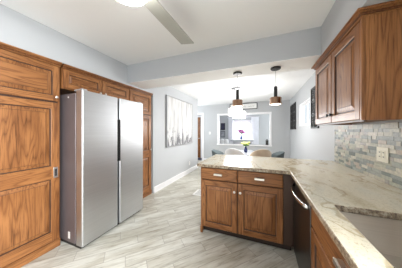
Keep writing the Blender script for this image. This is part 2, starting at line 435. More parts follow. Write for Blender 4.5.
# dining window
w = thing('window_2', (0, 0, 0), 0, 'small white framed high window on the right dining wall', 'window'); w['kind'] = 'structure'
m = MB(); X = XR
m.box(X, X+.12, 3.96, 3.985, 1.47, 2.06).box(X, X+.12, 4.955, 4.98, 1.47, 2.06).box(X, X+.12, 3.985, 4.955, 2.035, 2.06).box(X, X+.12, 3.985, 4.955, 1.47, 1.495)
m.build('window_frame', TRIM, w, bevel=0.003)
m = MB(); m.box(X+.06, X+.09, 3.985, 4.02, 1.495, 2.035).box(X+.06, X+.09, 4.92, 4.955, 1.495, 2.035).box(X+.06, X+.09, 4.45, 4.49, 1.495, 2.035)
m.box(X+.06, X+.09, 4.02, 4.92, 2.0, 2.035).box(X+.06, X+.09, 4.02, 4.92, 1.495, 1.53)
m.build('window_sash', TRIM, w, bevel=0.003)
MB().box(X+.073, X+.077, 4.02, 4.92, 1.53, 2.0).build('pane', GLASS, w)

# ------------------------------------------------------------ cabinet pieces (local: x across, front faces -y, z up)
def panel_door(parent, x0, x1, z0, z1, panels=None, fw=0.058, t=0.02, name='door', yf=0.0, flatrail=False):
    """raised panel door; panels = list of (z0,z1) openings"""
    mb = MB(); F = yf-t; B = yf
    if panels is None: panels = [(z0+fw, z1-fw)]
    e = 0.004
    # back and edges
    def rect(i, y): return [(x0+i, y, z0+i), (x1-i, y, z0+i), (x1-i, y, z1-i), (x0+i, y, z1-i)]
    mb.rings([rect(0, B), rect(0, F+e), rect(e, F)], True, False, 0)
    # stiles and rails
    mb.quad([(x0+e, F, z0+e), (x0+fw, F, z0+e), (x0+fw, F, z1-e), (x0+e, F, z1-e)], 0)
    mb.quad([(x1-fw, F, z0+e), (x1-e, F, z0+e), (x1-e, F, z1-e), (x1-fw, F, z1-e)], 0)
    zs = [z0+e]
    for p in panels: zs += [p[0], p[1]]
    zs.append(z1-e)
    for k in range(0, len(zs), 2):
        mb.quad([(x0+fw, F, zs[k]), (x1-fw, F, zs[k]), (x1-fw, F, zs[k+1]), (x0+fw, F, zs[k+1])], 1)
    bev = 0.034
    for p in panels:
        def r(i, y): return [(x0+fw+i, y, p[0]+i), (x1-fw-i, y, p[0]+i), (x1-fw-i, y, p[1]-i), (x0+fw+i, y, p[1]-i)]
        R = [r(0, F), r(0.005, F+0.003), r(0.007, F+0.011), r(0.014, F+0.0115), r(0.014+bev, F+0.003), r(0.017+bev, F+0.0015)]
        if p[1]-p[0] < 0.12: R = [r(0, F), r(0.004, F+0.003), r(0.006, F+0.010), r(0.011, F+0.0105), r(0.028, F+0.003), r(0.030, F+0.0015)]
        mb.rings(R, False, False, 0, [0, 2, 2, 0, 2])
        wide = (x1-x0) > 1.6*(p[1]-p[0])
        mb.quad(R[-1], 1 if wide else 0)
    return mb.build(name, OAKSET, parent)
def drawer_front(parent, x0, x1, z0, z1, t=0.02):
    mb = MB(); F = -t
    def r(i, y): return [(x0+i, y, z0+i), (x1-i, y, z0+i), (x1-i, y, z1-i), (x0+i, y, z1-i)]
    R = [r(0, 0), r(0, F+0.007), r(0.004, F+0.003), r(0.011, F)]
    mb.rings(R, True, False, 1); mb.quad(R[-1], 1)
    return mb.build('drawer', OAKSET, parent)
def knob(parent, x, z, y=-0.02, mat=None):
    mb = MB().lathe([(0.006, 0), (0.0055, 0.012), (0.012, 0.017), (0.0155, 0.022), (0.0145, 0.027), (0.008, 0.030)], (x, y, z), '-y', 16)
    return mb.build('knob', mat or NICKEL, parent, smooth=True)
def pull(parent, x, z, y=-0.02, w=0.105):
    mb = MB()
    # squared cup-like bar on two posts
    mb.box(x-w/2, x+w/2, y-0.032, y-0.022, z-0.010, z+0.012)
    mb.box(x-w/2, x-w/2+0.012, y-0.024, y, z-0.008, z+0.010).box(x+w/2-0.012, x+w/2, y-0.024, y, z-0.008, z+0.010)
    mb.box(x-w/2+0.004, x+w/2-0.004, y-0.026, y, z+0.009, z+0.013)
    return mb.build('handle', NICKEL, parent, bevel=0.003)
def carcass(parent, w, d, z0, z1, toe=0, mats=None):
    mb = MB()
    mb.box(0, 0.018, 0, d, z0, z1, 0).box(w-0.018, w, 0, d, z0, z1, 0)           # sides
    mb.box(0.018, w-0.018, d-0.012, d, z0, z1, 0)                                # back
    mb.box(0.018, w-0.018, 0, d-0.012, z0 + (toe or 0), z0+0.018 + (toe or 0), 0)            # bottom
    mb.box(0.018, w-0.018, 0, d-0.012, z1-0.018, z1, 0)                          # top
    mb.box(0.018, w-0.018, 0.001, 0.012, z0+(toe or 0)+.018, z1-0.018, 1)        # dark face behind the door gaps
    return mb.build('body', [OAKV, GLAZE], parent)
def crown(parent, w, d, z, left=0.0, right=0.0):
    mb = MB()
    for (dz0, dz1, p) in ((0, 0.010, 0.004), (0.010, 0.024, 0.012), (0.024, 0.032, 0.020), (0.032, 0.046, 0.034)):
        pl, pr = (p if left else 0), (p if right else 0)
        mb.box(-pl, w+pr, -0.02-p, d, z+dz0, z+dz1, 1 if dz0 != 0.010 else 0)
    return mb.build('crown_moulding', [CARC, OAKH], parent, bevel=0.003)

# pantry ---------------------------------------------------
FX = -2.22
t = thing('pantry_cabinet', (FX, -0.12, 0), R90, 'tall honey oak pantry cabinet with raised panel doors left of the refrigerator', 'cabinet')
carcass(t, 1.225, 0.62, 0, 2.094)
for x0, x1 in ((0.01, 0.605), (0.615, 1.215)):
    d_ = panel_door(t, x0, x1, 1.680, 2.085, fw=0.06)
    knob(d_, x1-0.035, 1.725)
    d_ = panel_door(t, x0, x1, 0.095, 1.662, panels=[(0.20, 0.80), (0.94, 1.595)], fw=0.075)
    mb = MB(); hx = x1-0.037
    mb.box(hx-0.021, hx+0.021, -0.023, -0.019, 0.807, 0.927)
    o = mb.build('flush_pull', NICKEL, d_, bevel=0.002)
    MB().box(hx-0.012, hx+0.012, -0.0238, -0.0228, 0.825, 0.909).build('pull_recess', DARK, o)
MB().box(0, 1.225, -0.016, 0, 0, 0.088, 0).build('base_board', [OAKH], t, bevel=0.003)
crown(t, 1.225, 0.62, 2.090)

# cabinet over the refrigerator
t = thing('overhead_cabinet', (FX, 1.125, 0), R90, 'low oak overhead cabinet with two doors above the stainless refrigerator', 'cabinet')
carcass(t, 0.995, 0.62, 1.85, 2.094)
d_ = panel_door(t, 0.012, 0.488, 1.862, 2.085, fw=0.052); knob(d_, 0.455, 1.888, mat=NICKEL)
d_ = panel_door(t, 0.500, 0.985, 1.862, 2.085, fw=0.052); knob(d_, 0.533, 1.888, mat=NICKEL)
crown(t, 0.995, 0.62, 2.090)

# tall cabinet right of the fridge
t = thing('tall_cabinet', (FX, 2.125, 0), R90, 'narrow tall oak cabinet at the far right side of the refrigerator', 'cabinet')
carcass(t, 0.61, 0.60, 0, 2.094)
panel_door(t, 0.012, 0.590, 1.680, 2.085, fw=0.06)
d_ = panel_door(t, 0.012, 0.590, 0.095, 1.662, panels=[(0.20, 0.80), (0.94, 1.595)], fw=0.075)
knob(d_, 0.55, 0.95)
MB().box(0, 0.61, -0.016, 0, 0, 0.088).build('base_board', [OAKH], t, bevel=0.003)
crown(t, 0.61, 0.60, 2.090)

# refrigerator ---------------------------------------------
t = thing('refrigerator', (-1.98, 1.135, 0), R90, 'wide two door stainless steel refrigerator with taupe side panel', 'refrigerator')
FW = 0.960
MB().box(0, FW, 0.004, 0.74, 0.045, 1.775).build('body', TAUPE, t, bevel=0.006)
for i, (x0, x1) in enumerate(((0.0, 0.465), (0.495, FW))):
    mb = MB(); n = 6; r = 0.016
    pts = [(x0, 0.0)]
    prof = []
    # plan outline of the door with rounded front corners, extruded in z
    for k in range(n+1):
        a = PI + PI/2*k/n; prof.append((x0+r+r*math.cos(a), -0.115+r+r*math.sin(a)))
    for k in range(n+1):
        a = -PI/2 + PI/2*k/n; prof.append((x1-r+r*math.cos(a), -0.115+r+r*math.sin(a)))
    prof += [(x1, -0.012), (x0, -0.012)]
    rs = [[(p[0], p[1], z) for p in prof] for z in (0.04, 1.80)]
    mb.rings(rs)
    dr = mb.build('door', STEEL, t, bevel=0.003, angle=60)
    # black recessed grip on the meeting edge
    gx = x1 if i == 0 else x0
    sgn = 1 if i == 0 else -1
    mb = MB().box(min(gx-sgn*0.010, gx+sgn*0.0035), max(gx-sgn*0.010, gx+sgn*0.0035), -0.1162, -0.02, 0.92, 1.50)
    mb.build('recessed_grip', BLACK, dr)
    hx = 0.015 if i == 0 else FW-0.075
    MB().box(hx, hx+0.06, -0.09, 0.05, 1.801, 1.822).build('hinge_cover', flat('hinge_grey', (0.33, 0.33, 0.34), 0.4), t, bevel=0.006)
MB().box(0.01, FW-0.01, -0.012, 0.004, 0.06, 1.77).build('gasket', DARK, t)
MB().box(0.465+.0036, 0.495-.0036, -0.06, -0.012, 0.05, 1.79).build('centre_strip', flat('strip_grey', (0.22, 0.23, 0.25), 0.4), t)
MB().box(0.01, FW-0.01, -0.075, 0.70, 0.008, 0.042).build('toe_grille', BLACK, t)
for fx in (0.03, FW-0.07):
    MB().lathe([(0.02, 0), (0.02, 0.03)], (fx+.02, -0.05, 0), 'z', 12).build('foot', BLACK, t)
MB().box(-0.0012, 0.0, 0.10, 0.135, 0.085, 0.165).build('rating_label', WHITE, t)
MB().lathe([(0.010, 0), (0.010, 0.004)], (-0.002, 0.13, 1.735), 'x', 12).build('screw_cap', WHITE, t)

# peninsula ------------------------------------------------
t = thing('peninsula_cabinet', (-0.76, 1.94, 0), 0, 'oak peninsula base cabinet with two drawers over two raised panel doors', 'cabinet')
mb = MB()
mb.box(0, 0.02, 0, 0.60, 0, 0.868, 0).box(0.02, 1.705, 0.585, 0.60, 0, 0.868, 0).box(1.69, 1.705, 0, .585, 0, .868, 0)
mb.box(0.02, 1.69, 0, 0.585, 0.088, 0.106, 1).box(0.02, 1.69, 0, 0.585, 0.85, 0.868, 1)
mb.box(0.02, 1.69, 0.001, 0.014, 0.106, 0.85, 1)
mb.build('body', [OAKV, GLAZE], t)
d_ = drawer_front(t, 0.008, 0.478, 0.712, 0.858); pull(d_, 0.243, 0.787)
d_ = drawer_front(t, 0.488, 0.976, 0.712, 0.858); pull(d_, 0.732, 0.787)
d_ = panel_door(t, 0.008, 0.478, 0.094, 0.700, fw=0.062); knob(d_, 0.448, 0.60)
d_ = panel_door(t, 0.488, 0.976, 0.094, 0.700, fw=0.062); knob(d_, 0.518, 0.60)
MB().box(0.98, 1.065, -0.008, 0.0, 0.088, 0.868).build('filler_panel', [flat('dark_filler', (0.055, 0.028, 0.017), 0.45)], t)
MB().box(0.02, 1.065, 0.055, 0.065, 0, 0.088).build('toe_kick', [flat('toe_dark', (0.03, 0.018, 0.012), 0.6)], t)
MB().box(-0.002, 0.03, -0.018, 0.0, 0, 0.09).build('foot', [OAKV], t, bevel=0.003)

# dishwasher -----------------------------------------------
t = thing('dishwasher', (0.33, 1.873, 0), -R90, 'black stainless dishwasher with bowed handle under the countertop', 'dishwasher')
MB().box(0, 0.60, 0.006, 0.58, 0.09, 0.862).build('body', DARK, t)
mb = MB().box(0, 0.60, -0.022, 0.005, 0.105, 0.835); dr = mb.build('door', BLKSTEEL, t, bevel=0.004)
MB().box(0.003, 0.597, -0.016, 0.005, 0.838, 0.862).build('control_strip', BLACK, t, bevel=0.003)
pts = []; N = 16
for k in range(N+1):
    u = k/N; pts.append((0.045+0.51*u, -0.022-0.052*math.sin(PI*u)**0.55 - 0.002, 0.793))
mb = MB()
R_ = []
for k, p in enumerate(pts):
    tt = (Vector(pts[min(k+1, N)])-Vector(pts[max(k-1, 0)])).normalized(); nn = Vector((-tt.y, tt.x, 0))
    ring = []
    for q in range(10):
        a = 2*PI*q/10; ring.append(tuple(Vector(p) + nn*0.007*math.cos(a) + Vector((0, 0, 1))*0.015*math.sin(a)))
    R_.append(ring)
mb.rings(R_); mb.build('handle', CHROME, dr, smooth='all')
MB().box(0.01, 0.59, 0.05, 0.06, 0, 0.10).build('toe_kick', BLACK, t)

# sink base cabinet ----------------------------------------
t = thing('sink_cabinet', (0.33, 1.268, 0), -R90, 'reddish oak sink base cabinet beside the dishwasher with one wide drawer front', 'cabinet')
mb = MB(); SW = 1.06
mb.box(0, 0.018, 0, 0.62, 0.0, 0.868, 0).box(SW-0.018, SW, 0, 0.62, 0, 0.868, 0).box(0.018, SW-0.018, 0.608, 0.62, 0, 0.868, 0)
mb.box(0.018, SW-0.018, 0, 0.608, 0.088, 0.106, 0).box(0.018, SW-0.018, 0.001, 0.014, 0.106, 0.868, 1)
mb.build('body', [OAKV, GLAZE], t)
d_ = drawer_front(t, 0.008, SW-0.01, 0.700, 0.856); pull(d_, 0.508, 0.795, w=0.12)
d_ = panel_door(t, 0.008, 0.505, 0.094, 0.688, fw=0.06); knob(d_, 0.475, 0.60)
d_ = panel_door(t, 0.515, SW-0.01, 0.094, 0.688, fw=0.06); knob(d_, 0.545, 0.60)
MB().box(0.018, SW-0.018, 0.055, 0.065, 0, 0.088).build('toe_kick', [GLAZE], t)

# countertop -----------------------------------------------
HX0, HX1, HY0, HY1 = 0.392, 0.83, 0.40, 1.135
def cell_slab(xs, ys, inside, z0, z1):
    mb = MB(); V = {}
    def v(i, j, k):
        if (i, j, k) not in V: V[(i, j, k)] = mb.bm.verts.new((xs[i], ys[j], (z0, z1)[k]))
        return V[(i, j, k)]
    def ok(i, j): return 0 <= i < len(xs)-1 and 0 <= j < len(ys)-1 and inside((xs[i]+xs[i+1])/2, (ys[j]+ys[j+1])/2)
    for i in range(len(xs)-1):
        for j in range(len(ys)-1):
            if not ok(i, j): continue
            mb.bm.faces.new((v(i, j, 1), v(i+1, j, 1), v(i+1, j+1, 1), v(i, j+1, 1)))
            mb.bm.faces.new((v(i, j, 0), v(i, j+1, 0), v(i+1, j+1, 0), v(i+1, j, 0)))
            for (a, b_, di, dj) in (((i, j), (i+1, j), 0, -1), ((i+1, j), (i+1, j+1), 1, 0), ((i+1, j+1), (i, j+1), 0, 1), ((i, j+1), (i, j), -1, 0)):
                if not ok(i+di, j+dj):
                    f = mb.bm.faces.new((v(*a, 0), v(*b_, 0), v(*b_, 1), v(*a, 1)))
                    # ragged cut edge of the sink opening and the slab edge show the rough darker stone
                    f.material_index = 1
    return mb
def inside(x, y):
    if HX0 < x < HX1 and HY0 < y < HY1: return False
    if x > 0.28: return 0.18 < y < 2.80
    return 1.90 < y < 2.80
mb = cell_slab([-0.80, 0.28, HX0, HX1, XR-0.001], [0.18, HY0, HY1, 1.90, 2.80], inside, 0.872, 0.910)
ct = mb.build('countertop', [GRANITE, EDGE], bevel=0.006, seg=3)
tag(ct, 'polished beige granite countertop wrapping from the sink around the peninsula', 'countertop')

# sink -----------------------------------------------------
t = thing('sink', ((HX0+HX1)/2, (HY0+HY1)/2, 0.8705), 0, 'stainless steel undermount sink in the granite counter', 'sink')
mb = MB(); a, b_ = (HX1-HX0)/2+0.012, (HY1-HY0)/2+0.012
def rr(ax, ay, r, z, n=5):
    out = []
    for cx, cy, a0 in ((ax-r, ay-r, 0), (-ax+r, ay-r, 90), (-ax+r, -ay+r, 180), (ax-r, -ay+r, 270)):
        for k in range(n+1):
            q = math.radians(a0+90*k/n); out.append((cx+r*math.cos(q), cy+r*math.sin(q), z))
    return out
mb.rings([rr(a+.01, b_+.01, .03, -0.001), rr(a-0.006, b_-0.006, 0.03, -0.001), rr(a-0.009, b_-0.009, 0.035, -0.19), rr(a-0.05, b_-0.05, 0.05, -0.212)], False, True)
o = mb.build('basin', SINKSTEEL, t, smooth=True)
md = o.modifiers.new('sol', 'SOLIDIFY'); md.thickness = 0.002; md.offset = -1
MB().lathe([(0.045, 0), (0.043, 0.004), (0.030, 0.004), (0.028, -0.001), (0.002, -0.001)], (0.01, 0.19, -0.2125), 'z', 24, mi=0, mis=[0, 0, 1, 1]).build('drain', [CHROME, BLACK], t, smooth=True)

# backsplash -----------------------------------------------
mb = MB(); lay = None
z = 0.912; tiles = []
X = XR
mb.box(X-0.004, X-0.0005, 0.18, 2.72, 0.912, 1.408, 1)
rnd = random.Random(3)
while z < 1.40:
    h = rnd.choice((0.030, 0.034, 0.042)); h = min(h, 1.408-z)
    if 1.408-z-h < 0.015: h = 1.408-z
    y = 0.18-rnd.random()*0.05
    while y < 2.72:
        wd = rnd.choice((0.04, 0.06, 0.075, 0.10, 0.10, 0.13))
        y0, y1 = max(y, 0.18), min(y+wd, 2.72)
        if 2.72-y1 < 0.02: y1 = 2.72
        if y1-y0 > 0.006:
            nf = len(mb.bm.faces)
            mb.box(X-0.010-rnd.random()*0.004, X-0.004, y0+0.001, y1-0.001, z+0.001, z+h-0.001, 0)
            tiles.append((nf, rnd.random()))
        y += wd
        if y1 == 2.72: break
    z += h
mb.bm.faces.ensure_lookup_table()
lay = mb.bm.faces.layers.float.new('tile')
mb.bm.faces.ensure_lookup_table()
for nf, val in tiles:
    for k in range(6): mb.bm.faces[nf+k][lay] = val
struct('wall_backsplash', mb, [SLATE, GROUT])

# outlet on backsplash
def outlet(loc, rotz, w, h, label, gang=1, mat=WHITE, cat='outlet', name='wall_outlet', toggle=False):
    t = thing(name, loc, rotz, label, cat)
    MB().box(-w/2, w/2, -0.006, 0, -h/2, h/2).build('cover_plate', mat, t, bevel=0.002)
    for g in range(gang):
        cx = (g-(gang-1)/2)*0.046
        if toggle: MB().box(cx-0.006, cx+0.006, -0.014, -0.006, -0.012, 0.012).build('toggle', mat, t, bevel=0.001)
        else:
            s = MB().box(cx-0.017, cx+0.017, -0.009, -0.006, -0.034, 0.034).build('socket', mat, t, bevel=0.002)
            for dz in (-0.018, 0.018):
                MB().box(cx-0.008, cx+0.008, -0.0095, -0.009, dz-0.004, dz+0.004).build('socket_opening', DARK, s)
    return t
outlet((XR-0.0138, 1.775, 1.142), -R90, 0.135, 0.122, 'cream double outlet plate on the stone backsplash', 2, CREAM)
outlet((XL+0.0005, 4.55, 0.30), R90, 0.075, 0.115, 'white outlet low on the left dining wall below the painting', 1, WHITE)
outlet((-2.13, YF-0.0005, 1.25), 0, 0.075, 0.115, 'white light switch on the far wall beside the doorway', 1, WHITE, 'light switch', 'light_switch', True)

# upper cabinet --------------------------------------------
t = thing('wall_cabinet', (0.632, 2.31, 0), -R90, 'dark oak wall cabinet with two raised panel doors above the backsplash', 'cabinet')
UW, UD = 0.965, XR-0.632-0.001
mb = MB()
mb.box(0, 0.018, 0, UD, 1.412, 2.092, 0).box(UW-0.018, UW, 0, UD, 1.412, 2.092, 0)
mb.box(0.018, UW-0.018, 0, UD, 1.425, 1.442, 0).box(0.018, UW-0.018, 0, UD, 2.074, 2.092, 0)
mb.box(0.018, UW-0.018, 0.001, 0.014, 1.442, 2.074, 1).box(0.018, UW-0.018, UD-0.012, UD, 1.442, 2.074, 0)
mb.box(0.018, UW-0.018, 0.0, 0.018, 1.405, 1.425, 1)
mb.build('body', [OAKV, GLAZE], t)
d_ = panel_door(t, 0.006, 0.474, 1.418, 2.080, fw=0.062); knob(d_, 0.444, 1.49, mat=BLACK)
d_ = panel_door(t, 0.484, 0.942, 1.418, 2.080, fw=0.062); knob(d_, 0.514, 1.49, mat=BLACK)
MB().box(0.945, 0.965, -0.02, 0.0, 1.412, 2.092).build('edge_trim', [OAKV, GLAZE], t, bevel=0.003)
crown(t, UW, UD, 2.091, left=1, right=1)
# under-cabinet light
t = thing('under_cabinet_light', (0.71, 1.845, 1.4245), 0, 'slim lit light bar fixed under the dark oak wall cabinet', 'light')
MB().box(-0.022, 0.022, -0.14, 0.14, -0.007, 0).build('housing', WHITE, t, bevel=0.002)
MB().box(-0.014, 0.014, -0.125, 0.125, -0.009, -0.007).build('diffuser', emit('led_strip', (1, 0.95, 0.86), 5), t)

# ------------------------------------------------------------ pendants
glow = emit('pendant_glow', (1.0, 0.88, 0.74), 3)
t = thing('pendant_light', (-0.325, 2.26, 2.168), 0, 'left pendant light with copper shade hanging from the beam', 'pendant light', 'copper pendants over the peninsula')
MB().lathe([(0.062, 0), (0.062, -0.014), (0.055, -0.022), (0.010, -0.024)], n=32).build('canopy', BLACK, t, smooth=True)
MB().lathe([(0.0022, -0.02), (0.0022, -0.24)], n=8).build('cord', flat('cord_grey', (0.2, 0.2, 0.2), 0.4), t)
MB().lathe([(0.010, -0.242), (0.021, -0.248), (0.021, -0.392), (0.012, -0.396)], n=24).build('socket_tube', BLACK, t, smooth=True)
sh = MB().lathe([(0.012, -0.388), (0.066, -0.390), (0.071, -0.396), (0.071, -0.466), (0.075, -0.472), (0.071, -0.478), (0.066, -0.478), (0.066, -0.402), (0.012, -0.396)], n=40).build('lamp_shade', COPPER, t, smooth=True)
MB().lathe([(0.065, -0.466), (0.062, -0.480), (0.042, -0.486), (0.01, -0.487)], n=32).build('diffuser', glow, t, smooth=True)
l = bpy.data.lights.new('pendant_bulb', 'SPOT'); l.energy = 4; l.color = (1, 0.86, 0.70); l.spot_size = math.radians(130); l.spot_blend = 0.8; l.shadow_soft_size = 0.05
lo = bpy.data.objects.new('pendant_bulb', l); C.objects.link(lo); lo.parent = t; lo.location = (0, 0, -0.515)
t2 = tree_copy(t); t2.location = (0.166, 2.26, 2.168)
t2['label'] = 'right pendant light with copper shade hanging from the beam, nearer the wall cabinets'

# ------------------------------------------------------------ ceiling fan
t = thing('ceiling_fan', (-0.745, 0.70, CZ), 0, 'ceiling fan with grey blades and a round glowing light', 'ceiling fan')
FG = flat('fan_nickel', (0.48, 0.47, 0.43), 0.35, 0.6)
MB().lathe([(0.075, 0), (0.075, -0.03), (0.06, -0.05), (0.02, -0.055)], n=32).build('canopy', FG, t, smooth=True)
MB().lathe([(0.013, -0.05), (0.013, -0.13)], n=16).build('downrod', FG, t)
MB().lathe([(0.03, -0.12), (0.10, -0.135), (0.115, -0.16), (0.115, -0.22), (0.095, -0.245), (0.02, -0.25)], n=36).build('motor_housing', FG, t, smooth=True)
MB().lathe([(0.10, -0.246), (0.125, -0.252), (0.13, -0.275), (0.122, -0.305), (0.085, -0.33), (0.03, -0.34), (0.002, -0.341)], n=36).build('light_diffuser', emit('fan_light_glow', (1, 0.98, 0.96), 18), t, smooth=True)
BL = flat('fan_blade_grey', (0.36, 0.36, 0.32), 0.45)
for k in range(3):
    ang = math.radians(90+120*k - 1.5)
    mb = MB(); tilt = math.radians(9); rs = []
    for (r_, hw) in ((0.13, 0.055), (0.20, 0.066), (0.45, 0.072), (0.765, 0.0765), (0.772, 0.072)):
        ring = []
        for (a, h) in ((-hw, -0.004), (hw, -0.004), (hw, 0.004), (-hw, 0.004)):
            yy = a*math.cos(tilt) - h*math.sin(tilt); zz = a*math.sin(tilt) + h*math.cos(tilt) - 0.225
            ring.append((r_*math.cos(ang)-yy*math.sin(ang), r_*math.sin(ang)+yy*math.cos(ang), zz))
        rs.append(ring)
    mb.rings(rs); mb.build('blade', BL, t, bevel=0.002)
l = bpy.data.lights.new('fan_lamp', 'AREA'); l.shape = 'DISK'; l.size = 0.24; l.energy = 3; l.color = (1, 0.95, 0.88)
lo = bpy.data.objects.new('fan_lamp', l); C.objects.link(lo); lo.parent = t; lo.location = (0, 0, -0.35)

# ------------------------------------------------------------ dining area
t = thing('chandelier', (-0.62, 4.19, CZ), 0, 'dining chandelier with two glowing white drum shades hanging behind the left pendant', 'chandelier')
MB().lathe([(0.14, 0), (0.14, -0.015), (0.12, -0.022), (0.02, -0.024)], n=32).build('canopy', CHROME, t, smooth=True)
m = MB()
for a in (0.06, -0.06): m.lathe([(0.003, -0.02), (0.003, -0.545)], (a, 0, 0), n=8)
m.build('suspension_rods', CHROME, t)
dg = emit('drum_glow', (1, 0.98, 0.95), 1.5)
MB().lathe([(0.02, -0.54), (0.175, -0.545), (0.18, -0.555), (0.18, -0.72), (0.175, -0.73), (0.02, -0.73)], (-0.045, 0, 0), n=40).build('drum_shade', dg, t, smooth=True)
MB().lathe([(0.02, -0.625), (0.162, -0.63), (0.167, -0.64), (0.167, -0.79), (0.162, -0.80), (0.02, -0.80)], (0.055, 0.02, 0), n=40).build('drum_shade', dg, t, smooth=True)
l = bpy.data.lights.new('chandelier_lamp', 'POINT'); l.energy = 74; l.color = (1, 0.97, 0.94); l.shadow_soft_size = 0.32
lo = bpy.data.objects.new('chandelier_lamp', l); C.objects.link(lo); lo.parent = t; lo.location = (0, 0, -0.95)

# painting
t = thing('painting', (XL+0.022, 3.955, 1.58), 0, 'large abstract grey and white canvas painting on the left dining wall', 'painting')
MB().box(0.0, 0.018, -0.725, 0.725, -0.62, 0.62).build('canvas', painting_mat(), t)
SIL = flat('silver_frame', (0.42, 0.42, 0.43), 0.35, 0.5)
m = MB()
m.box(-0.02, 0.026, -0.745, -0.727, -0.64, 0.64).box(-0.02, 0.026, 0.727, 0.745, -0.64, 0.64)
m.box(-0.02, 0.026, -0.727, 0.727, 0.622, 0.64).box(-0.02, 0.026, -0.727, 0.727, -0.64, -0.622)
m.build('frame', SIL, t, bevel=0.002)

# sign on far wall
t = thing('wall_sign', (-0.71, YF-0.002, 2.335), 0, 'long white sign with black frame and script lettering high on the far wall', 'sign')
MB().box(-0.52, 0.52, -0.012, 0, -0.10, 0.10).build('sign_board', WHITE, t)
m = MB()
m.box(-0.54, -0.515, -0.025, 0, -0.125, 0.125).box(0.515, 0.54, -0.025, 0, -0.125, 0.125)
m.box(-0.515, 0.515, -0.025, 0, 0.10, 0.125).box(-0.515, 0.515, -0.025, 0, -0.125, -0.10)
m.build('frame', BLACK, t, bevel=0.002)
m = MB(); rr_ = random.Random(5)
for (xa, xb) in ((-0.42, -0.12), (-0.05, 0.12), (0.18, 0.44)):
    pts = []; n = int((xb-xa)/0.008); ph = 0; amp = 0.02
    for k in range(n):
        if k % 7 == 0: amp = rr_.choice((0.014, 0.018, 0.04, 0.02))
        x = xa+(xb-xa)*k/n; ph += 0.9
        pts.append((x+0.006*math.cos(ph), -0.0135, -0.01+amp*max(-.5, math.sin(ph))))
    m.tube(pts, 0.0035, 5)
m.build('lettering', flat('ink_grey', (0.18, 0.18, 0.18), 0.6), t)

# iron wall panels
def iron_panel(y0, y1, z0, z1, label):
    t = thing('iron_wall_panel', (XR-0.012, (y0+y1)/2, (z0+z1)/2), 0, label, 'wall art', 'black ironwork panels on the right dining wall')
    w, h = (y1-y0)/2, (z1-z0)/2; b = 0.028
    m = MB(); m.box(-0.012, 0.010, -w, -w+b, -h, h).box(-0.012, 0.010, w-b, w, -h, h)
    m.box(-0.012, 0.010, -w+b, w-b, h-b, h).box(-0.012, 0.010, -w+b, w-b, -h, -h+b)
    for q in (1, 2): m.box(-0.012, 0.010, -w+b, w-b, -h+2*h*q/3-0.014, -h+2*h*q/3+0.014)
    m.build('frame', BLACK, t, bevel=0.002)
    m = MB()
    for q in range(3):
        cz = -h+2*h*(q+0.5)/3; R0 = min(w, h/3)-b-0.004
        for R1, th in ((R0, 0.020), (R0*0.55, 0.018)):
            m.tube([(0, R1*math.cos(2*PI*k/24), cz+R1*math.sin(2*PI*k/24)) for k in range(25)], th, 6)
        for k in range(4):
            a = PI/4+PI/2*k
            m.tube([(0, R0*0.2*math.cos(a), cz+R0*0.2*math.sin(a)), (0, R0*1.28*math.cos(a), cz+R0*1.28*math.sin(a))], 0.017, 6)
            m.tube([(0, R0*0.55*math.cos(a+.78), cz+R0*.55*math.sin(a+.78)), (0, R0*math.cos(a+.78), cz+R0*math.sin(a+.78))], 0.017, 6)
        m.blob((0, 0, cz), 0.012, 0.04, 0.04)
    m.build('scrollwork', BLACK, t, smooth=True)
iron_panel(5.93, 6.33, 1.39, 2.22, 'black ironwork wall panel nearest the far corner of the dining room')
iron_panel(5.42, 5.82, 1.39, 2.22, 'black ironwork wall panel between the far corner panel and the small window')
iron_panel(3.38, 3.82, 1.39, 2.20, 'black ironwork wall panel right of the small window beside the wall cabinet')

# table and chairs
t = thing('dining_table', (-0.44, 4.50, 0), 0, 'round glass topped dining table beyond the peninsula', 'table')
MB().lathe([(0.02, 0.735), (0.55, 0.735), (0.555, 0.741), (0.55, 0.748), (0.02, 0.748)], n=48).build('tabletop', flat('grey_table_top', (0.16, 0.17, 0.19), 0.5), t, smooth=True)
MB().lathe([(0.27, 0), (0.27, 0.02), (0.06, 0.05), (0.045, 0.10), (0.045, 0.70), (0.12, 0.735)], n=32).build('pedestal', CHROME, t, smooth=True)

def tub_chair(loc, rz, mat, label, top0=0.945, f=0.86):
    t = thing('dining_chair', loc, rz, label, 'chair', 'dining chairs around the round table')
    # seat cushion (faces +y toward table), curved shell on the -y side
    MB().lathe([(0.01*f, 0.40), (0.20*f, 0.40), (0.225*f, 0.425), (0.225*f, 0.46), (0.20*f, 0.485), (0.01*f, 0.49)], n=28).build('seat', mat, t, smooth=True)
    mb = MB(); rs = []
    n = 22
    for k in range(n+1):
        u = k/n; a = math.radians(-90 + (u-0.5)*210)
        top = 0.66 + (top0-0.66)*max(0.0, math.cos((u-0.5)*PI))**0.7
        ring = []
        for (rad, z) in ((0.225, 0.42), (0.262, 0.62), (0.285, top-0.01), (0.272, top), (0.255, top-0.01), (0.235, 0.62), (0.200, 0.45)):
            ring.append((f*rad*math.cos(a), f*rad*math.sin(a), z))
        rs.append(ring)
    mb.rings(rs); mb.build('backrest', mat, t, smooth='all')
    for sx in (-1, 1):
        for sy in (-1, 1):
            MB().tube([(sx*0.15, sy*0.15, 0.405), (sx*0.22, sy*0.21, 0)], 0.012, 8, rr=[0.015, 0.009]).build('leg', BLACK, t, smooth=True)
    return t
CW = flat('white_upholstery', (0.86, 0.86, 0.86), 0.7); CT = flat('cream_upholstery', (0.62, 0.50, 0.37), 0.7); CG = flat('grey_green_upholstery', (0.07, 0.09, 0.095), 0.7)
tub_chair((-0.60, 3.78, 0), math.radians(-8), CW, 'white tub dining chair on the left near side of the table')
tub_chair((-0.045, 3.84, 0), math.radians(18), CT, 'cream tub dining chair on the right near side of the table')
tub_chair((-1.16, 4.50, 0), math.radians(-90), CG, 'dark grey dining chair left of the white tub chair', 0.78)
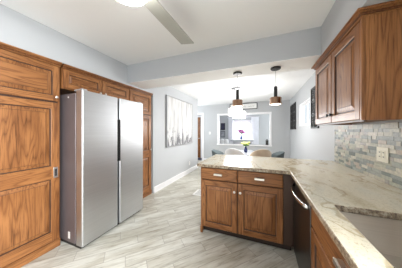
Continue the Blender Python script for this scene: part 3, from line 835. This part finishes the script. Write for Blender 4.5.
tub_chair((0.31, 4.62, 0), math.radians(95), CG, 'dark grey green dining chair right behind the cream chair', 0.80)

def vase(name, loc, h, r, mat, bloom, leaf, n, spread, bh, label, seed, bs=1.0):
    t = thing(name, loc, 0, label, 'vase of flowers')
    MB().lathe([(r*0.7, 0), (r, h*0.25), (r*0.9, h*0.55), (r*0.5, h*0.8), (r*0.62, h), (r*0.5, h), (r*0.4, h*0.8)], n=24).build('vase', mat, t, smooth=True)
    q = random.Random(seed); ends = []
    m = MB()
    for k in range(n):
        a = 2*PI*k/n*1.0 + q.random(); s_ = spread*(0.25+0.75*q.random()); zz = h+bh*(0.45+0.55*q.random())
        e = (s_*math.cos(a), s_*math.sin(a), zz); ends.append(e)
        m.tube([(0, 0, h*0.9), (e[0]*0.4, e[1]*0.4, h+(zz-h)*0.6), e], 0.004, 5)
        if k % 2 == 0:
            m.blob((e[0]*0.7, e[1]*0.7, h+(zz-h)*0.55), 0.05, 0.025, 0.02, 8, 5)
    m.build('stems', leaf, t)
    for e in ends:
        m = MB()
        for j in range(6):
            aa = 2*PI*j/6
            m.blob((e[0]+0.022*bs*math.cos(aa), e[1]+0.022*bs*math.sin(aa), e[2]), 0.022*bs, 0.022*bs, 0.016*bs, 8, 5)
        m.blob((e[0], e[1], e[2]+0.008), 0.016*bs, 0.016*bs, 0.018*bs, 8, 5)
        m.build('flower', bloom, t, smooth=True)
    return t
BLUEG = flat('navy_glass', (0.02, 0.03, 0.10), 0.15)
LEAF = flat('leaf_green', (0.10, 0.20, 0.06), 0.6)
vase('flower_vase', (-0.42, 4.48, 0.748), 0.16, 0.05, BLUEG, flat('yellow_green_petals', (0.38, 0.42, 0.10), 0.6), LEAF, 11, 0.11, 0.13, 'dark vase of yellow green flowers on the dining table', 2)

# lantern on the opening's sill
t = thing('lantern', (0.18, 6.53, 0.80), 0, 'small black lantern on the right end of the opening ledge', 'lantern')
MB().box(-0.05, 0.05, -0.04, 0.04, 0, 0.03).build('base', BLACK, t, bevel=0.003)
m = MB()
for sx in (-1, 1):
    for sy in (-1, 1): m.box(sx*0.042-0.006, sx*0.042+0.006, sy*0.033-0.006, sy*0.033+0.006, 0.03, 0.18)
m.build('frame', BLACK, t)
MB().box(-0.034, 0.034, -0.026, 0.026, 0.03, 0.17).build('glass_body', DARK, t)
MB().rings([[(-.05, -.04, .18), (.05, -.04, .18), (.05, .04, .18), (-.05, .04, .18)], [(-.015, -.012, .22), (.015, -.012, .22), (.015, .012, .22), (-.015, .012, .22)]]).build('roof', BLACK, t)

# floor register
t = thing('floor_register', (-1.24, 3.14, 0), 0, 'white floor vent cover on the dining floor left of the peninsula', 'vent')
MB().box(-0.125, 0.125, -0.16, 0.16, 0, 0.008).build('plate', WHITE, t, bevel=0.003)
m = MB()
for k in range(9): m.box(-0.09, 0.09, -0.125+k*0.03, -0.113+k*0.03, 0.0081, 0.0092)
m.build('slots', flat('slot_grey', (0.35, 0.35, 0.36), 0.5), t)

# ------------------------------------------------------------ living room and hall room
t = thing('sofa', (-2.22, 7.75, 0), 0, 'white channel tufted sofa at the left inside the living room', 'sofa')
SF = flat('white_sofa_fabric', (0.74, 0.74, 0.75), 0.8)
MB().box(-0.60, 0.68, -0.02, 0.85, 0.12, 0.42).build('seat', SF, t, bevel=0.04, seg=4)
for k in range(6):
    x = -0.50+0.215*k
    mb = MB().box(x-0.105, x+0.105, -0.14, 0.02, 0.13, 0.94)
    mb.build('back_cushion', SF, t, bevel=0.07, seg=5)
for x in (-0.56, 0.60):
    MB().box(x-0.05, x+0.06, 0.0, 0.85, 0.12, 0.66).build('armrest', SF, t, bevel=0.045, seg=4)
for x in (-0.5, 0.58):
    for y in (-0.08, 0.78): MB().lathe([(0.018, 0), (0.025, 0.13)], (x, y, 0), n=10).build('leg', BLACK, t)

t = thing('console_table', (-1.15, 9.75, 0), 0, 'white console table under the living room window', 'table')
MB().box(-0.70, 0.70, -0.18, 0.18, 0.80, 0.84).build('tabletop', TRIM, t, bevel=0.004)
MB().box(-0.66, 0.66, -0.15, 0.15, 0.70, 0.80).build('apron', flat('console_grey', (0.5, 0.51, 0.54), 0.5), t)
for x in (-0.65, 0.65):
    for y in (-0.14, 0.14): MB().box(x-0.02, x+0.02, y-0.02, y+0.02, 0, 0.70).build('leg', TRIM, t)
vase('flower_vase', (-1.17, 9.68, 0.84), 0.26, 0.075, flat('blue_glass', (0.05, 0.09, 0.28), 0.2), flat('purple_petals', (0.50, 0.10, 0.38), 0.6), LEAF, 17, 0.22, 0.30, 'blue vase of purple flowers in front of the living room window', 4, 2.0)

def curtain(x0, x1, y, label):
    m = MB(); n = 36; fr = []; bk = []
    for k in range(n+1):
        x = x0+(x1-x0)*k/n; yy = y+0.025*math.sin(k*1.25)
        fr.append((x, yy)); bk.append((x, yy+0.006))
    ring = fr + bk[::-1]
    m.rings([[(p[0], p[1], z) for p in ring] for z in (0.05, 2.2)])
    o = m.build('curtain', flat('sheer_white', (0.80, 0.81, 0.84), 0.8), smooth=True)
    return tag(o, label, 'curtain', 'white curtains at the living room window')
curtain(-2.03, -1.72, 10.06, 'white curtain hanging left of the living room window')
curtain(-0.62, -0.18, 10.06, 'white curtain hanging right of the living room window')
t = thing('curtain_rod', (0, 10.06, 2.21), 0, 'thin white rod above the living room window curtains', 'curtain rod')
MB().tube([(-2.10, 0, 0), (-0.12, 0, 0)], 0.012, 10).build('rod', TRIM, t)
for x in (-2.07, -0.15): MB().box(x-0.008, x+0.008, -0.008, 0.139, -0.008, 0.008).build('bracket', TRIM, t)

for (z0, z1, c, lab) in ((1.40, 1.86, (0.02, 0.02, 0.05), 'navy framed picture, upper of the two on the living room back wall'),
                         (0.92, 1.34, (0.30, 0.31, 0.34), 'grey framed picture, lower of the two on the living room back wall')):
    t = thing('framed_picture', (-2.42, 10.198, (z0+z1)/2), 0, lab, 'picture', 'pictures at the left inside the living room')
    h = (z1-z0)/2
    MB().box(-0.15, 0.15, -0.02, 0, -h, h).build('frame', BLACK, t, bevel=0.004)
    MB().box(-0.12, 0.12, -0.024, -0.02, -h+0.03, h-0.03).build('print', flat('print', c, 0.5, var=0.4), t)

# door in the hall room + rug
t = thing('door_1', (-3.185, 7.20, 0), 0, 'brown wooden door with white casing at the back of the hall room', 'door'); t['kind'] = 'structure'
mb = panel_door(t, -0.42, 0.36, 0.02, 2.02, panels=[(0.20, 0.85), (1.0, 1.85)], fw=0.11, t=0.035, name='door_leaf', yf=-0.005)
m = MB().box(-0.50, -0.42, -0.03, 0, 0, 2.10).box(0.36, 0.44, -0.03, 0, 0, 2.10).box(-0.42, 0.36, -0.03, 0, 2.02, 2.10)
m.build('door_casing', TRIM, t, bevel=0.003)
MB().lathe([(0.01, 0), (0.01, 0.03), (0.028, 0.045), (0.025, 0.065), (0.01, 0.07)], (0.30, -0.04, 0.98), '-y', 16).build('door_knob', NICKEL, t, smooth=True)
rug = MB().box(-3.7, -2.5, 6.66, 7.12, 0.0005, 0.012).build('rug', flat('navy_rug', (0.05, 0.06, 0.10), 0.95, var=0.5), bevel=0.003)
tag(rug, 'dark blue rug on the floor beyond the doorway', 'rug')
area('hall_room_fill', (-4.28, 6.9, 1.6), (0, -R90, 0), 0.8, 0.4, 8, (0.98, 0.98, 1))  # added fill lamp without a window, brightens the room beyond the doorway
